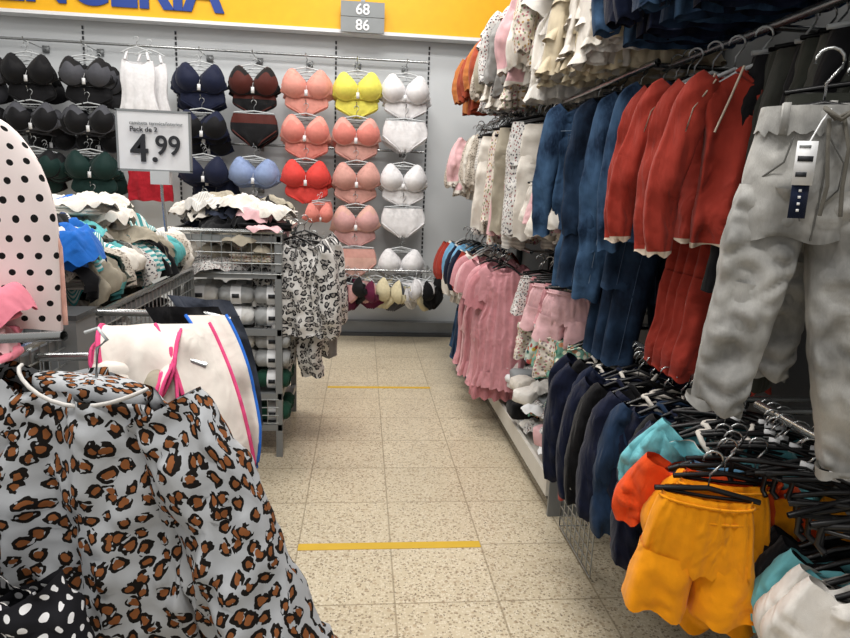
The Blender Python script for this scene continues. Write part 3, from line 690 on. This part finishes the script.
for i in range(12):
    y=2.1+.11*i; m_=[BLKC,TAUP,aqua,FLOR3,W,FLOR2,STRA][i%7]
    g.patch((-1.03,y,1.28-R(0,.06)),(-1.03,y+.14,1.28-R(0,.06)),(-.88+R(-.03,.03),y-.02,1.10+R(-.05,.05)),(-.88+R(-.03,.03),y+.15,1.10+R(-.05,.05)),m_,16,16,.025,2.5,(0.05,0,.03),nd=(1,0,.4))
obj('hanging_garment_edges',g)
# price sign
g=M(); g.box(-.13,.13,-.006,.006,-.105,.105,WHITEP)
for a,b,c_,d_ in ((-.136,.136,.105,.113),(-.136,.136,-.113,-.105),(-.136,-.129,-.11,.11),(.129,.136,-.11,.11)): g.box(a,b,-.008,.008,c_,d_,GREYC)
g.tube([(0.02,0,-.11),(0.02,0,-.2),(.03,0,-.34)],.006,CHROME,8)
g.box(-.015,.055,-.02,.02,-.16,-.11,CLEAR)
sg=obj('price_sign',flat(g.mesh('sign')),(-.79,2.6,1.64),0)
text('4',.14,INK,(-.085,-.012,-.075),sg,off=.0025,al='LEFT',sx=.95);text('.',.14,INK,(-.012,-.012,-.075),sg,off=.001);text('99',.10,INK,(.005,-.012,-.048),sg,off=.0012,sx=.95)
text('camiseta termica/interior',.019,GREYC,(-.085,-.012,.058),sg);text('Pack de 2',.026,INK,(-.085,-.012,.033),sg)
g=M()
g.limb([(-.04,.27),(-.02,.18),(0,0),(0,-.26)],[.03,.10,.145,.165,.165,.16],[.01,.03,.04,.035],DOTB,n=34,seg=44,fold=.002,k=2,wr=.001)
g.tube([(.168,-.0,-.25),(.168,0,-.05),(.135,0,.08),(.08,0,.17),(.0,0,.265),(-.06,0,.285),(-.1,0,.24),(-.165,0,.1),(-.165,0,-.2)],.006,cloth('#dcae9f'))
obj('polka_dot_bodysuit',g,(-.93,1.7,1.37),.05)
PNK=cloth('#e08495')
g=M()
for i in range(9):
    g.lump((R(-1.05,-.86),R(1.45,1.6),1.08+.015*i),(R(.09,.12),R(.07,.1),.014),R(-.4,.4),[PNK,PKL,PNK][i%3],.22,12,26,8,.45)
    g.rag((R(-1.02,-.87),R(1.45,1.6),1.11+.015*i),.1,.09,R(0,3),[PNK,PNK,PKL][i%3],.03,.05)
obj('pink_towels',g)
# ---------------------------------------------------------------- hooded towels with pink trim
HP=cloth('#dc4c80');HB=cloth('#2f6fd0')
TW=cloth('#ddd6ce',.93,.08,.35)
g=M()
F=dict(fine=.2)
g.patch((-.70,1.80,1.09),(-.50,1.86,1.10),(-.64,1.62,.96),(-.47,1.62,.94),TW,26,20,.016,1.5,(0,-.04,.05),HP,(0,-.6,1),.3,**F)
g.patch((-.72,1.78,1.07),(-.50,1.8,1.07),(-.66,1.60,.92),(-.47,1.58,.90),TW,26,20,.016,1.5,(0,-.03,.04),HP,(0,-.6,1),.5,**F)
g.patch((-.70,1.76,1.03),(-.52,1.78,1.03),(-.66,1.58,.89),(-.49,1.56,.87),TAUP,26,20,.014,1.5,(0,-.03,.04),HP,(0,-.6,1),.5,**F)
g.lump((-.6,1.72,.99),(.1,.1,.05),.2,TW,.2,9)
g.patch((-.56,1.78,1.11),(-.43,1.85,1.10),(-.41,1.60,.68),(-.265,1.68,.58),TW,26,40,.018,1.3,(.03,-.04,.04),HP,(.3,-1,.2),.25,**F)
g.patch((-.50,1.86,1.12),(-.40,1.92,1.11),(-.35,1.72,.72),(-.275,1.76,.68),TW,26,40,.014,1.3,(.03,-.03,.04),HB,(.3,-1,.2),.25,**F)
g.patch((-.58,1.72,1.06),(-.50,1.72,1.06),(-.50,1.62,.74),(-.42,1.60,.72),TW,22,34,.016,1.3,(.0,-.03,.03),HP,(.0,-1,.2),.25,**F)
g.patch((-.49,1.585,.92),(-.43,1.59,.91),(-.47,1.535,.80),(-.41,1.53,.79),YO,12,12,.006,1.3,(.0,-.02,.0),None,(.0,-1,.2),.25)
obj('hooded_baby_towels',g)
g=M()
g.patch((-.66,2.0,1.12),(-.46,2.1,1.10),(-.50,1.95,.62),(-.36,2.05,.6),BLKC,20,30,.025,2,(.03,0,.02),None,(.3,-1,0))
g.patch((-.62,2.1,1.14),(-.44,2.2,1.10),(-.46,2.05,.7),(-.34,2.15,.66),cloth('#3a3f4a'),20,30,.025,2,(.03,0,.02),None,(.3,-1,0))
obj('black_throw',g)
g=M(); g.tube([(-.86,1.75,1.02),(-.5,1.75,1.03),(-.42,1.75,1.0)],.012,CHROME,8); g.tube([(-.86,2.08,1.08),(-.5,2.08,1.08),(-.42,2.08,1.06)],.012,CHROME,8); obj('towel_display_arm',g)
# ---------------------------------------------------------------- leopard pyjama top foreground
g=M()
PIP=cloth('#c9c6c2')
g.limb([(-.01,-.01),(.0,-.2),(.02,-.42),(.02,-.66)],[.125,.15,.155,.165,.18,.19],[.03,.05,.06,.06],LEO,n=64,seg=96,fold=.026,k=3,drop=.045,neck=(.10,.022),wr=.010,dr=.016)
g.limb([(.10,-.045),(.155,-.12),(.24,-.28),(.325,-.44),(.42,-.66)],[.06,.075,.078,.085,.09],[.03,.05,.05,.05],LEO,n=50,seg=56,fold=.022,k=2,wr=.010,dr=.014)
g.limb([(-.10,-.05),(-.15,-.14),(-.20,-.3),(-.23,-.5)],[.06,.07,.07,.07],[.03,.05,.05,.05],LEO,n=30,seg=28,fold=.012,k=2,wr=.008)
g.lump((-.01,.0,-.035),(.10,.028,.022),0,LEO,.15,9,28,10,.8)
g.tube([(.10*math.cos(a)-.01,-.040*math.sin(a)-.014,-.012-.030*(1-math.cos(a)**2)) for a in [i*math.pi/14 for i in range(15)]],.003,PIP)
g.tube([(0,0,-.02),(0,0,.03),(.015,0,.045),(0,0,.06),(-.02,0,.05)],.0028,CLEAR)
obj('leopard_pyjama_top',g,(-.385,.95,1.225),-.25,1.0,ry=.1)
g=top(LEO,w=.13,L=.5,sl=.4,d=.04,wr=.010,fold=.02,hm=CLEAR); obj('leopard_pyjama_top',g,(-.60,1.06,1.29),-.3)
g=top(DOTW,w=.1,L=.3,sl=.15,d=.035,hang=False,wr=.01,collar=PIP); obj('polka_dot_blouse',g,(-.53,.80,1.09),-.1)
g=M(); g.tube([(-.88,1.10,1.06),(-.66,1.08,1.23),(-.45,1.0,1.26)],.008,CHROME,8); obj('garment_display_arm',g)
# ---------------------------------------------------------------- lights / world / camera
def area(x,y,z,sx,sy,p,col=(1,.965,.92)):
    l=bpy.data.lights.new('ceiling_light','AREA'); l.shape='RECTANGLE'; l.size=sx; l.size_y=sy; l.energy=p; l.color=col
    o=bpy.data.objects.new('ceiling_light',l); COL.objects.link(o); o.location=(x,y,z)
for y in (-.3,2.0,4.2): area(.1,y,4.3,1.6,.5,75)
area(-2.3,1,4.3,.5,3,48); area(-2.3,4.8,4.3,.6,2.4,46); area(.0,5.4,4.4,3.0,.4,38)
w=bpy.data.worlds.new('world'); sc.world=w; w.use_nodes=True
w.node_tree.nodes['Background'].inputs[0].default_value=(1,.98,.95,1); w.node_tree.nodes['Background'].inputs[1].default_value=.52
cam=bpy.data.cameras.new('camera'); cam.sensor_width=36; cam.lens=36*640/850; cam.clip_start=.05
co=bpy.data.objects.new('camera',cam); COL.objects.link(co)
Xa=Vector((0.9948,-0.018,-0.1003)).normalized();Ya=Vector((-0.0945,0.2011,-0.9750)).normalized();Za=Xa.cross(Ya).normalized();Ya=Za.cross(Xa)
co.matrix_world=Matrix.Translation((0,0,1.5))@Matrix((Xa,Ya,Za)).to_4x4()
sc.camera=co
